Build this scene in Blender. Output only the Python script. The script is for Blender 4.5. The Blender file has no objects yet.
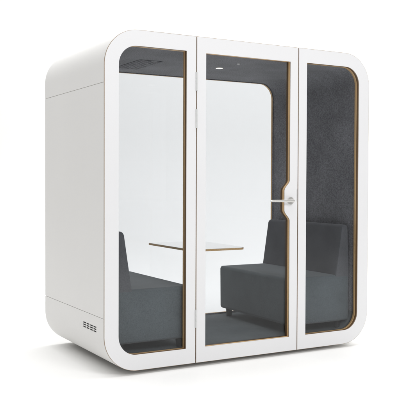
import bpy, bmesh, math, random
from mathutils import Vector, Matrix, geometry
random.seed(7)
S = bpy.context.scene
COL = S.collection
W, H, D = 2.206, 2.22, 1.169        # booth width, height, depth (metres)
R_OUT, R_IN = 0.238, 0.130
FLOOR = -0.028

# ------------------------------------------------------------------ materials
def mat(name, col, rough=.5, metal=0., spec=.5):
    m = bpy.data.materials.new(name); m.use_nodes = True
    b = m.node_tree.nodes['Principled BSDF']
    b.inputs['Base Color'].default_value = (*col, 1)
    b.inputs['Roughness'].default_value = rough
    b.inputs['Metallic'].default_value = metal
    b.inputs['Specular IOR Level'].default_value = spec
    return m

def nd(m, t, **kw):
    n = m.node_tree.nodes.new(t)
    for k, v in kw.items():
        if k in n.inputs: n.inputs[k].default_value = v
        else: setattr(n, k, v)
    return n

def ln(m, a, ao, b, bi): m.node_tree.links.new(a.outputs[ao], b.inputs[bi])

def noise_mat(name, c1, c2, scale, rough, bump=.0, dist=.001, stretch=(1,1,1), detail=4, big=None, spec=.3, sheen=0):
    m = mat(name, c1, rough, spec=spec)
    b = m.node_tree.nodes['Principled BSDF']
    tc = nd(m, 'ShaderNodeTexCoord'); mp = nd(m, 'ShaderNodeMapping')
    mp.inputs['Scale'].default_value = stretch
    ln(m, tc, 'Object', mp, 'Vector')
    n = nd(m, 'ShaderNodeTexNoise', Scale=scale, Detail=detail, Roughness=.65)
    ln(m, mp, 'Vector', n, 'Vector')
    r = nd(m, 'ShaderNodeValToRGB')
    r.color_ramp.elements[0].position = .33; r.color_ramp.elements[1].position = .68
    r.color_ramp.elements[0].color = (*c1, 1); r.color_ramp.elements[1].color = (*c2, 1)
    ln(m, n, 'Fac', r, 'Fac')
    last = r
    if big:
        n2 = nd(m, 'ShaderNodeTexNoise', Scale=big[0], Detail=3)
        ln(m, tc, 'Object', n2, 'Vector')
        r2 = nd(m, 'ShaderNodeMapRange'); r2.inputs['From Min'].default_value = .3; r2.inputs['From Max'].default_value = .7
        r2.inputs['To Min'].default_value = 1 - big[1]; r2.inputs['To Max'].default_value = 1 + big[1]
        ln(m, n2, 'Fac', r2, 'Value')
        mx = nd(m, 'ShaderNodeVectorMath', operation='SCALE')
        ln(m, r, 'Color', mx, 0); ln(m, r2, 'Result', mx, 'Scale')
        last = mx
    m.node_tree.links.new(last.outputs[0], b.inputs['Base Color'])
    if bump:
        bp = nd(m, 'ShaderNodeBump', Strength=bump, Distance=dist)
        ln(m, n, 'Fac', bp, 'Height'); ln(m, bp, 'Normal', b, 'Normal')
    if sheen: b.inputs['Sheen Weight'].default_value = sheen
    return m

M = {}
M['white'] = noise_mat('white_laminate', (.80,.80,.81), (.82,.82,.83), 260, .38, .04, .0003, big=(1.3,.008), spec=.4)
M['shell'] = noise_mat('white_shell_laminate', (.765,.757,.742), (.79,.782,.767), 300, .45, .05, .0003, big=(1.1,.012), spec=.35)
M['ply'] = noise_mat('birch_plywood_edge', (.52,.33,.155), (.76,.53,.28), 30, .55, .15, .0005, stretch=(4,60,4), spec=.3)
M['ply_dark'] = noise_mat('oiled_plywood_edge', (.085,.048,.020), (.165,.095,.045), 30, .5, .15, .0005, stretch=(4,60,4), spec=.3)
M['rim'] = noise_mat('bare_plywood_rim', (.30,.235,.18), (.44,.36,.29), 30, .55, .1, .0005, stretch=(4,60,4), spec=.3)
M['felt'] = noise_mat('charcoal_felt', (.128,.129,.139), (.305,.307,.326), 110, .95, .6, .002, detail=6, big=(5,.14), spec=.1, sheen=.15)
M['carpet'] = noise_mat('slate_carpet', (.115,.132,.140), (.19,.212,.222), 210, .95, .6, .003, detail=5, big=(3,.10), spec=.1)
M['sofa'] = noise_mat('slate_upholstery', (.076,.091,.100), (.127,.149,.161), 230, .85, .3, .0014, detail=4, big=(5,.10), spec=.2, sheen=.2)
M['sofa_dark'] = noise_mat('charcoal_upholstery', (.078,.081,.089), (.132,.135,.147), 230, .85, .3, .0014, detail=4, big=(5,.12), spec=.2, sheen=.2)
M['dark'] = mat('black_rubber_and_vent_shade', (.015,.015,.016), .6)  # rubber of legs and feet; also stands in for shade inside the vents
M['base'] = noise_mat('dark_stained_base', (.05,.038,.026), (.08,.06,.04), 20, .7, .1)
M['gap'] = mat('grey_joint', (.52,.51,.49), .8)
M['steel'] = noise_mat('brushed_steel', (.60,.59,.57), (.70,.69,.66), 60, .36, .02, .0002, stretch=(30,1,1))
M['steel'].node_tree.nodes['Principled BSDF'].inputs['Metallic'].default_value = .55
M['hinge'] = mat('white_enamel', (.68,.685,.68), .4)
M['cyc'] = noise_mat('white_studio_sweep', (.908,.905,.893), (.916,.913,.901), 40, .7, .02, .0004, spec=.15)
M['tabletop'] = mat('white_tabletop', (.86,.86,.86), .06)
M['tabletop'].node_tree.nodes['Principled BSDF'].inputs['Coat Weight'].default_value = 1
M['tabletop'].node_tree.nodes['Principled BSDF'].inputs['Coat Roughness'].default_value = .08

def glass(name, tint):
    m = bpy.data.materials.new(name); m.use_nodes = True
    nt = m.node_tree; nt.nodes.clear()
    out = nt.nodes.new('ShaderNodeOutputMaterial')
    g = nt.nodes.new('ShaderNodeNewGeometry')
    dt = nd(m, 'ShaderNodeVectorMath', operation='DOT_PRODUCT')
    ln(m, g, 'Normal', dt, 0); ln(m, g, 'Incoming', dt, 1)
    ab = nd(m, 'ShaderNodeMath', operation='ABSOLUTE'); ln(m, dt, 'Value', ab, 0)
    sb = nd(m, 'ShaderNodeMath', operation='SUBTRACT'); sb.inputs[0].default_value = 1; ln(m, ab, 0, sb, 1)
    pw = nd(m, 'ShaderNodeMath', operation='POWER'); ln(m, sb, 0, pw, 0); pw.inputs[1].default_value = 5
    ma = nd(m, 'ShaderNodeMath', operation='MULTIPLY_ADD'); ln(m, pw, 0, ma, 0)
    ma.inputs[1].default_value = .975; ma.inputs[2].default_value = .022
    t = nt.nodes.new('ShaderNodeBsdfTransparent'); t.inputs[0].default_value = (*tint, 1)
    gl = nt.nodes.new('ShaderNodeBsdfGlossy'); gl.inputs['Roughness'].default_value = .0
    mx = nt.nodes.new('ShaderNodeMixShader')
    ln(m, ma, 0, mx, 0); ln(m, t, 0, mx, 1); ln(m, gl, 0, mx, 2); ln(m, mx, 0, out, 0)
    return m
# the tint is per face; a pane has two
M['glass'] = glass('clear_glass', (.916, .922, .929))

def emit(name, col, s):
    m = mat(name, (.8,.8,.8), .4); b = m.node_tree.nodes['Principled BSDF']
    b.inputs['Emission Color'].default_value = (*col, 1); b.inputs['Emission Strength'].default_value = s
    return m
M['lamp'] = emit('warm_lamp_lens', (1, .93, .78), 1.6)

# ------------------------------------------------------------------ helpers
def finish(name, bm, mats, parent=None, smooth=30, bevel=0, seg=2):
    bmesh.ops.remove_doubles(bm, verts=bm.verts, dist=1e-6)
    bmesh.ops.recalc_face_normals(bm, faces=bm.faces)
    me = bpy.data.meshes.new(name); bm.to_mesh(me); bm.free()
    for m in (mats if isinstance(mats, (list, tuple)) else [mats]): me.materials.append(M[m])
    o = bpy.data.objects.new(name, me); COL.objects.link(o)
    if parent: o.parent = parent
    me.shade_smooth(); me.set_sharp_from_angle(angle=math.radians(smooth))
    if bevel:
        b = o.modifiers.new('bevel', 'BEVEL'); b.width = bevel; b.segments = seg
        b.limit_method = 'ANGLE'; b.angle_limit = math.radians(35); b.harden_normals = True
    return o

def tag(o, label=None, cat=None, group=None, kind=None):
    if label: o['label'] = label
    if cat: o['category'] = cat
    if group: o['group'] = group
    if kind: o['kind'] = kind
    return o

def empty(name, loc):
    o = bpy.data.objects.new(name, None); COL.objects.link(o); o.location = loc
    o.empty_display_size = .2
    return o

def rrect(x0, z0, x1, z1, radii, n=20):
    """counter-clockwise rounded rectangle; radii = (bl, br, tr, tl)"""
    pts = []
    for (cx, cz, a0, r) in ((x0, z0, 180, radii[0]), (x1, z0, 270, radii[1]), (x1, z1, 0, radii[2]), (x0, z1, 90, radii[3])):
        sx = 1 if cx == x0 else -1; sz = 1 if cz == z0 else -1
        if r <= 0: pts.append((cx, cz)); continue
        for i in range(n + 1):
            a = math.radians(a0 + 90 * i / n)
            pts.append((cx + sx * r + r * math.cos(a), cz + sz * r + r * math.sin(a)))
    return pts

def offset(l, d):
    """move a loop inwards (towards the left of its direction) by d"""
    out = []; n = len(l)
    for i in range(n):
        a, b, c = Vector(l[i-1]), Vector(l[i]), Vector(l[(i+1) % n])
        e1 = (b-a); e2 = (c-b)
        if e1.length < 1e-7: e1 = e2
        if e2.length < 1e-7: e2 = e1
        e1.normalize(); e2.normalize()
        n1 = Vector((-e1.y, e1.x)); n2 = Vector((-e2.y, e2.x))
        m = n1 + n2; m = m / max(.5, m.length_squared) * 2
        out.append((b.x + m.x*d, b.y + m.y*d))
    return out

def slab(bm, outer, holes, ys, mi_walls, mi_caps=(0, 0), chamfer=0, edge=1):
    """plate in the XZ plane between ys[0]..ys[-1]; walls layered with materials mi_walls"""
    loops = [outer] + list(holes)
    flat = [p for l in loops for p in l]
    first = [offset(loops[0], chamfer)] + list(loops[1:]) if chamfer else loops
    ffirst = [p for l in first for p in l]
    tris = geometry.tessellate_polygon([[Vector((x, z, 0)) for x, z in l] for l in loops])
    for y, mi in ((ys[0], mi_caps[0]), (ys[-1], mi_caps[1])):
        vs = [bm.verts.new((x, y, z)) for x, z in (ffirst if y == ys[0] else flat)]
        for t in tris:
            try: f = bm.faces.new([vs[i] for i in t]); f.material_index = mi
            except ValueError: pass
    for l, l0 in zip(loops, first):
        rows = [[bm.verts.new((x, y, z)) for x, z in (l0 if y == ys[0] else l)] for y in ys]
        for k in range(len(ys) - 1):
            for i in range(len(l)):
                j = (i + 1) % len(l)
                f = bm.faces.new((rows[k][i], rows[k][j], rows[k+1][j], rows[k+1][i])); f.material_index = mi_walls[k]

def box(bm, x0, x1, y0, y1, z0, z1, mi=0):
    g = bmesh.ops.create_cube(bm, size=1)
    bmesh.ops.scale(bm, vec=(x1-x0, y1-y0, z1-z0), verts=g['verts'])
    bmesh.ops.translate(bm, vec=((x0+x1)/2, (y0+y1)/2, (z0+z1)/2), verts=g['verts'])
    for f in {f for v in g['verts'] for f in v.link_faces}: f.material_index = mi

def cyl(bm, c, r, h, axis='Z', r2=None, seg=32, mi=0):
    g = bmesh.ops.create_cone(bm, cap_ends=True, segments=seg, radius1=r, radius2=r if r2 is None else r2, depth=h)
    if axis == 'Y': bmesh.ops.rotate(bm, verts=g['verts'], matrix=Matrix.Rotation(math.pi/2, 3, 'X'))
    if axis == 'X': bmesh.ops.rotate(bm, verts=g['verts'], matrix=Matrix.Rotation(math.pi/2, 3, 'Y'))
    bmesh.ops.translate(bm, vec=c, verts=g['verts'])
    for f in {f for v in g['verts'] for f in v.link_faces}: f.material_index = mi

# ------------------------------------------------------------------ the booth
booth = empty('office_booth', (0, 0, 0))
tag(booth, 'white two seat glazed meeting booth with rounded corners and glass door', 'booth')

OUT = rrect(0, 0, W, H, (R_OUT,)*4, 28)
T = .020
INN = rrect(T, T, W-T, H-T, (R_OUT-T,)*4, 28)
N1 = 29
ZU, ZL = 1.868, .356
Y0, Y1 = .0045, D
g = .0013
def shell_piece(name, o, i, back=(0,0)):
    bm = bmesh.new(); slab(bm, o + i[::-1], [], (Y0, Y1), (0,)); return finish(name, bm, 'shell', booth, bevel=.001)
# bottom tray (left side, arcs, right side), roof cap, two side sheets
bo = [(0, ZL-g)] + OUT[:2*N1] + [(W, ZL-g)]
bi = [(T, ZL-g)] + INN[:2*N1] + [(W-T, ZL-g)]
base_shell = shell_piece('base_panel', bo, bi)
to = [(W, ZU+g)] + OUT[2*N1:] + [(0, ZU+g)]
ti = [(W-T, ZU+g)] + INN[2*N1:] + [(T, ZU+g)]
shell_piece('roof_panel', to, ti)
for x0, x1 in ((0, T), (W-T, W)):
    bm = bmesh.new(); box(bm, x0, x1, Y0, Y1, ZL+g, ZU-g)
    finish('side_panel', bm, 'shell', booth, bevel=.001)
# joint strips behind the sheet gaps
for z in (ZU, ZL):
    for x in (.0035, W-.0035-.012):
        bm = bmesh.new(); box(bm, x, x+.012, Y0+.004, Y1-.004, z-.001, z+.001)
        finish('joint_strip', bm, 'gap', booth)

# slots of the side vent, cut through the left sheet
def cut(o, boxes):
    bm = bmesh.new()
    for b in boxes: box(bm, *b)
    me = bpy.data.meshes.new('c'); bm.to_mesh(me); bm.free()
    c = bpy.data.objects.new('c', me); COL.objects.link(c)
    o.modifiers.clear()
    md = o.modifiers.new('b', 'BOOLEAN'); md.object = c; md.operation = 'DIFFERENCE'; md.solver = 'EXACT'
    bpy.context.view_layer.update()
    dg = bpy.context.evaluated_depsgraph_get()
    new = bpy.data.meshes.new_from_object(o.evaluated_get(dg))
    o.modifiers.clear(); o.data = new
    bpy.data.objects.remove(c)
    new.shade_smooth(); new.set_sharp_from_angle(angle=math.radians(30))
sl = []
for r_ in range(3):
    for c_ in range(4):
        y = .128 + c_*.0615; z = .2485 + r_*.0145
        sl.append((-.01, T+.01, y, y+.052, z, z+.0095))
cut(base_shell, sl)
bm = bmesh.new(); box(bm, .0045, .012, .122, .372, .243, .292)  # black plate set into the slots, its colour stands in for their shade
finish('side_vent_shade_plate', bm, 'dark', booth)

# front: two glazed panels and the door
FT = (-.004, -.0030, .0035)          # laminate, then a line of plywood
BT = (.0035, .022, .045)
def front(name, o1, o2, hole, dark_first=True):
    bm = bmesh.new()
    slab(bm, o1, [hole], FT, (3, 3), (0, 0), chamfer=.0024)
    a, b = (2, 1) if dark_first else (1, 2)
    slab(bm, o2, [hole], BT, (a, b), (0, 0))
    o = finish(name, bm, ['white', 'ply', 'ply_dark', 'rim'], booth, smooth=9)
    return o
def inset_right(x): return x
S1, S2 = .6715, 1.5275; GP = .0017
h1 = rrect(.100, .105, .595, 2.116, (R_IN, .004, .004, R_IN), 22)
o1 = rrect(0, 0, S1-GP, H, (R_OUT, .002, .002, R_OUT), 28)
o1b = rrect(T+.001, T+.001, S1-GP-.001, H-T-.001, (R_OUT-T, 0, 0, R_OUT-T), 28)
pl = front('window_panel', o1, o1b, h1)
h3 = rrect(1.604, .105, 2.104, 2.116, (.004, R_IN, R_IN, .004), 22)
o3 = rrect(S2+GP, 0, W, H, (.002, R_OUT, R_OUT, .002), 28)
o3b = rrect(S2+GP+.001, T+.001, W-T-.001, H-T-.001, (0, R_OUT-T, R_OUT-T, 0), 28)
pr = front('window_panel', o3, o3b, h3)
# door opening with the swelling for the handle on its right edge
DX0, DX1, NX = .746, 1.4545, 1.407
hd = [(DX0, .105), (DX1, .105)]
for i in range(41):
    z = .94 + (1.266-.94)*i/40
    def ss(a, b, v):
        t = min(1, max(0, (v-a)/(b-a))); return t*t*(3-2*t)
    k = ss(.955, 1.032, z) * (1 - ss(1.174, 1.252, z))
    hd.append((DX1 + (NX-DX1)*k, z))
hd += [(DX1, 2.112), (DX0, 2.112)]
od = rrect(S1+GP, 0, S2-GP, H, (.002,)*4, 2)
odb = rrect(S1+GP+.001, T+.001, S2-GP-.001, H-T-.001, (0,)*4, 2)
door = front('door', od, odb, hd, dark_first=False)

def pane(outline, y, parent, t=.006):
    bm = bmesh.new(); slab(bm, outline, [], (y, y+t), (0,)); return finish('glass_pane', bm, 'glass', parent)
pane(rrect(.094, .099, .600, 2.122, (R_IN, .002, .002, R_IN)), .026, pl)
pane(rrect(1.599, .099, 2.110, 2.122, (.002, R_IN, R_IN, .002)), .026, pr)
pane(rrect(.741, .099, 1.461, 2.118, (.002,)*4, 2), .026, door)

# handle: rosette, neck and a slim tapering lever
bm = bmesh.new()
cyl(bm, (1.458, -.009, 1.101), .027, .010, 'Y', seg=40)
cyl(bm, (1.458, -.026, 1.101), .0095, .034, 'Y', seg=24)
n = 26; rows = []
for i in range(n+1):
    t = i/n; x = 1.466 - t*.206
    rx = .0105 - .0025*t; ry = .0075 - .002*t
    if t > .94: q = math.sqrt(max(.02, 1-((t-.94)/.06)**2)); rx *= q; ry *= q
    y = -.043 + .006*t*t
    rows.append([bm.verts.new((x, y + ry*math.cos(a), 1.101 + rx*math.sin(a))) for a in [2*math.pi*k/16 for k in range(16)]])
for i in range(n):
    for k in range(16):
        bm.faces.new((rows[i][k], rows[i][(k+1) % 16], rows[i+1][(k+1) % 16], rows[i+1][k]))
bm.faces.new(rows[0]); bm.faces.new(rows[-1][::-1])
finish('door_handle', bm, 'steel', door)
bm = bmesh.new(); box(bm, S2-.010, S2-.0025, -.0052, .012, 1.095, 1.185)
finish('strike_plate', bm, 'steel', door, bevel=.0008)
# three hinges along the left edge of the door
for z0, z1 in ((1.853, 1.978), (1.600, 1.728), (.243, .366)):
    bm = bmesh.new()
    box(bm, S1-.010, S1+.010, -.0058, -.0042, z0, z1)
    zs = [z0, z0+(z1-z0)*.36, z0+(z1-z0)*.64, z1]
    for k in range(3): cyl(bm, (S1, -.0078, (zs[k]+zs[k+1])/2), .0058, zs[k+1]-zs[k]-.0006, seg=20)
    finish('hinge', bm, 'hinge', door)

# rear glazed wall
hr = rrect(.102, .105, 2.104, 2.112, (R_IN,)*4, 22)
bm = bmesh.new()
slab(bm, rrect(T+.001, T+.001, W-T-.001, H-T-.001, (R_OUT-T,)*4, 28), [hr], (1.147, 1.149, D-.001), (1, 1), (3, 0))
rear = finish('rear_frame', bm, ['white', 'ply', 'ply_dark', 'felt'], booth)
pane(rrect(.096, .099, 2.110, 2.118, (R_IN,)*4), 1.155, rear)

# lining: felt ceiling with its arcs, two felt walls, carpeted floor
LX0, LX1, LZ0, LZ1 = .093, W-.093, .092, 2.1185
LR = .137
LO = rrect(LX0-.012, LZ0-.012, LX1+.012, LZ1+.012, (LR+.012,)*4, 20)
LI = rrect(LX0, LZ0, LX1, LZ1, (LR,)*4, 20)
NN = 21
def lining(name, a, b, m):
    bm = bmesh.new(); slab(bm, a + b[::-1], [], (.046, 1.1465), (0,)); return finish(name, bm, m, booth)
ceil = lining('ceiling_lining', LO[2*NN:], LI[2*NN:], 'felt')
lining('floor_carpet', LO[:2*NN], LI[:2*NN], 'carpet')
for x0, x1 in ((LX0-.012, LX0), (LX1, LX1+.012)):
    bm = bmesh.new(); box(bm, x0, x1,   .046, 1.1465, LZ0+LR+.0005, LZ1-LR-.0005)
    finish('wall_lining', bm, 'felt', booth)

# perforated ventilation plate in the ceiling
M['vent'] = noise_mat('grey_vent_plate', (.10,.104,.11), (.13,.135,.142), 120, .7, .1)
bm = bmesh.new()
vx0, vx1, vy0, vy1 = .495, .672, .515, .950
nx, ny = 5, 11
cx, cy = (vx1-vx0)/nx, (vy1-vy0)/ny
zt, zb = LZ1-.0008, LZ1-.0030
box(bm, vx0+.002, vx1-.002, vy0+.002, vy1-.002, zt-.001, zt, 1)  # black backing painted as the shade behind the perforations
for i in range(nx+1):
    x = vx0 + i*cx; box(bm, x-.0065, x+.0065, vy0, vy1, zb, zt-.001, 0)
for j in range(ny+1):
    y = vy0 + j*cy; box(bm, vx0, vx1, y-.0095, y+.0095, zb-.0004, zt-.0012, 0)
finish('ceiling_vent', bm, ['felt', 'dark'], booth)
# downlight: steel ring round a lens; and a small sensor
bm = bmesh.new()
cyl(bm, (1.19, .56, LZ1-.0015), .031, .003, seg=40)
lamp = finish('downlight', bm, 'steel', booth)
bm = bmesh.new(); cyl(bm, (1.19, .56, LZ1-.0040), .024, .002, r2=.025, seg=40)
finish('lamp_lens', bm, 'lamp', lamp)
bm = bmesh.new(); cyl(bm, (1.20, .30, LZ1-.006), .008, .010, r2=.012, seg=24)
finish('sensor', bm, 'hinge', booth)
# base frame and levelling feet
bm = bmesh.new()
box(bm, .34, W-.34, .10, .16, FLOOR+.006, .001); box(bm, .34, W-.34, D-.16, D-.10, FLOOR+.006, .001)
box(bm, .34, .40, .161, D-.161, FLOOR+.006, .001); box(bm, W-.40, W-.34, .161, D-.161, FLOOR+.006, .001)
finish('base_frame', bm, 'base', booth)
for x in (.45, W-.45):
    for y in (.24, D-.24):
        bm = bmesh.new(); cyl(bm, (x, y, FLOOR+.004), .026, .008); cyl(bm, (x, y, -.006), .008, .03)
        finish('levelling_foot', bm, 'dark', booth)

# ------------------------------------------------------------------ two sofas, face to face
def polyslab(bm, prof, y0, y1): slab(bm, prof, [], (y0, y1), (0,))
def sofa(sgn, label):
    """sgn +1: back against the left wall, facing right"""
    X = (lambda x: x) if sgn > 0 else (lambda x: W - x)
    t = empty('sofa', (X(.39), .595, LZ0))
    tag(t, label, 'sofa', 'sofas facing each other in the booth')
    off = Vector((X(.39), .595, LZ0))
    def part(name, prof, y0, y1, bev, seg, m='sofa'):
        bm = bmesh.new(); polyslab(bm, [(X(x)-off.x, z-off.z) for x, z in prof], y0-off.y, y1-off.y)
        return finish(name, bm, m, t, bevel=bev, seg=seg)
    part('seat', [(.100,.156),(.684,.156),(.688,.519),(.100,.519)], .088, 1.094, .026, 6)
    part('backrest', [(.1015,.480),(.243,.480),(.178,.907),(.120,.907)], .0892, 1.0928, .022, 6, 'sofa_dark')
    for x in (.175, .625):
        for y in (.15, 1.03):
            bm = bmesh.new(); cyl(bm, (X(x)-off.x, y-off.y, .0325), .022, .065, r2=.027, seg=24)
            finish('leg', bm, 'dark', t)
sofa(1, 'slate grey sofa against the left wall of the booth behind the leftmost window')
sofa(-1, 'slate grey sofa against the right wall of the booth beyond the door handle')

# ------------------------------------------------------------------ table fixed to the rear glazing
tb = empty('table', (1.10, 1.11, .735)); tag(tb, 'thin white wall hung table with plywood edge between the two sofas', 'table')
bm = bmesh.new()
o = rrect(.868, .405, 1.348, 1.140, (.04, .06, .004, .004), 10)   # in plan
me_pts = [(x-1.10, y-1.11) for x, y in o]
tris = geometry.tessellate_polygon([[Vector((x, y, 0)) for x, y in me_pts]])
zs = (-.017, -.0022, 0)
for z, m_ in ((zs[0], 0), (zs[2], 0)):
    vs = [bm.verts.new((x, y, z)) for x, y in me_pts]
    for t_ in tris: f = bm.faces.new([vs[i] for i in t_]); f.material_index = m_
rows = [[bm.verts.new((x, y, z)) for x, y in me_pts] for z in zs]
for k in range(2):
    for i in range(len(me_pts)):
        j = (i+1) % len(me_pts); f = bm.faces.new((rows[k][i], rows[k][j], rows[k+1][j], rows[k+1][i])); f.material_index = 1 if k == 0 else 0
finish('tabletop', bm, ['tabletop', 'ply'], tb)
bm = bmesh.new(); box(bm, .0, .18, -.03, .030, -.034, -.0175); finish('bracket', bm, 'hinge', tb, bevel=.001)

# ------------------------------------------------------------------ studio sweep: floor curving up into the backdrop
YAW = .5178
fwd = Vector((math.sin(YAW), math.cos(YAW), 0)); rgt = Vector((math.cos(YAW), -math.sin(YAW), 0))
ctr = Vector((1.1, .58, FLOOR))
def sheet(name, prof, half, kind):
    bm = bmesh.new(); rows = []
    for d, z in prof:
        rows.append([bm.verts.new(ctr + fwd*d + rgt*s + Vector((0,0,z))) for s in (-half, 0, half)])
    for a, b in zip(rows, rows[1:]):
        for k in range(2): bm.faces.new((a[k], a[k+1], b[k+1], b[k]))
    o = finish(name, bm, 'cyc', None, smooth=60); tag(o, kind=kind); return o
RB, DB, HB = 2.0, 5.5, 7.5
sheet('floor', [(-30, 0), (-5, 0), (0, 0), (DB-RB, 0)], 40, 'structure')
sheet('backdrop', [(DB-RB + RB*math.sin(math.radians(a)), RB - RB*math.cos(math.radians(a))) for a in range(0, 91, 3)] + [(DB, HB)], 40, 'structure')

# ------------------------------------------------------------------ light
wd = bpy.data.worlds.new('World'); S.world = wd; wd.use_nodes = True
bg = wd.node_tree.nodes['Background']; bg.inputs[0].default_value = (1, 1, 1, 1); bg.inputs[1].default_value = .17

def area(name, loc, target, sx, sy, power, col=(1,1,1)):
    l = bpy.data.lights.new(name, 'AREA'); l.shape = 'RECTANGLE'; l.size = sx; l.size_y = sy; l.energy = power; l.color = col
    o = bpy.data.objects.new(name, l); COL.objects.link(o); o.location = loc
    o.rotation_euler = (Vector(target)-Vector(loc)).to_track_quat('-Z', 'Y').to_euler()
    return o
top = ctr + Vector((0, 0, 6.3))
area('overhead_softbox', top - fwd*.2, ctr - fwd*.2, 15, 7, 775)
bl = ctr + fwd*2.2 + Vector((0, 0, 6.2))
area('backdrop_softbox', bl, ctr + fwd*DB + Vector((0, 0, 1.2)), 12, 1.6, 120)
area('front_softbox', (1.0, -6.0, 4.6), (1.6, 0, 1.0), 2.6, 2.0, 194, (1, .995, 1.0))

# the lit downlight in the booth ceiling
sp = bpy.data.lights.new('downlight_beam', 'SPOT'); sp.energy = 9; sp.color = (1, .93, .8)
sp.spot_size = math.radians(95); sp.spot_blend = 1; sp.shadow_soft_size = .025
so = bpy.data.objects.new('downlight_beam', sp); COL.objects.link(so); so.location = (1.19, .56, LZ1-.03)

# ------------------------------------------------------------------ camera
P = (768.1165, -1.8876, -4.5481, 1.2314, .5178, -.0227, .0036)
f_, cx_, cy_, cz_, ya, pi_, ro = P
fw = Vector((math.sin(ya)*math.cos(pi_), math.cos(ya)*math.cos(pi_), math.sin(pi_)))
rt = Vector((math.cos(ya), -math.sin(ya), 0)); up = rt.cross(fw)
r2 = math.cos(ro)*rt + math.sin(ro)*up; u2 = -math.sin(ro)*rt + math.cos(ro)*up
cam = bpy.data.cameras.new('camera'); co = bpy.data.objects.new('camera', cam); COL.objects.link(co)
mw = Matrix((r2, u2, -fw)).transposed().to_4x4(); mw.translation = Vector((cx_, cy_, cz_)); co.matrix_world = mw
cam.sensor_width = 36; cam.lens = 36*f_/400; cam.clip_end = 100; cam.clip_start = .05
S.camera = co
S.view_settings.view_transform = 'Standard'; S.view_settings.look = 'None'
S.view_settings.exposure = 0; S.view_settings.gamma = 1
S.render.engine = 'CYCLES'
S.cycles.max_bounces = 12; S.cycles.transparent_max_bounces = 24; S.cycles.diffuse_bounces = 6
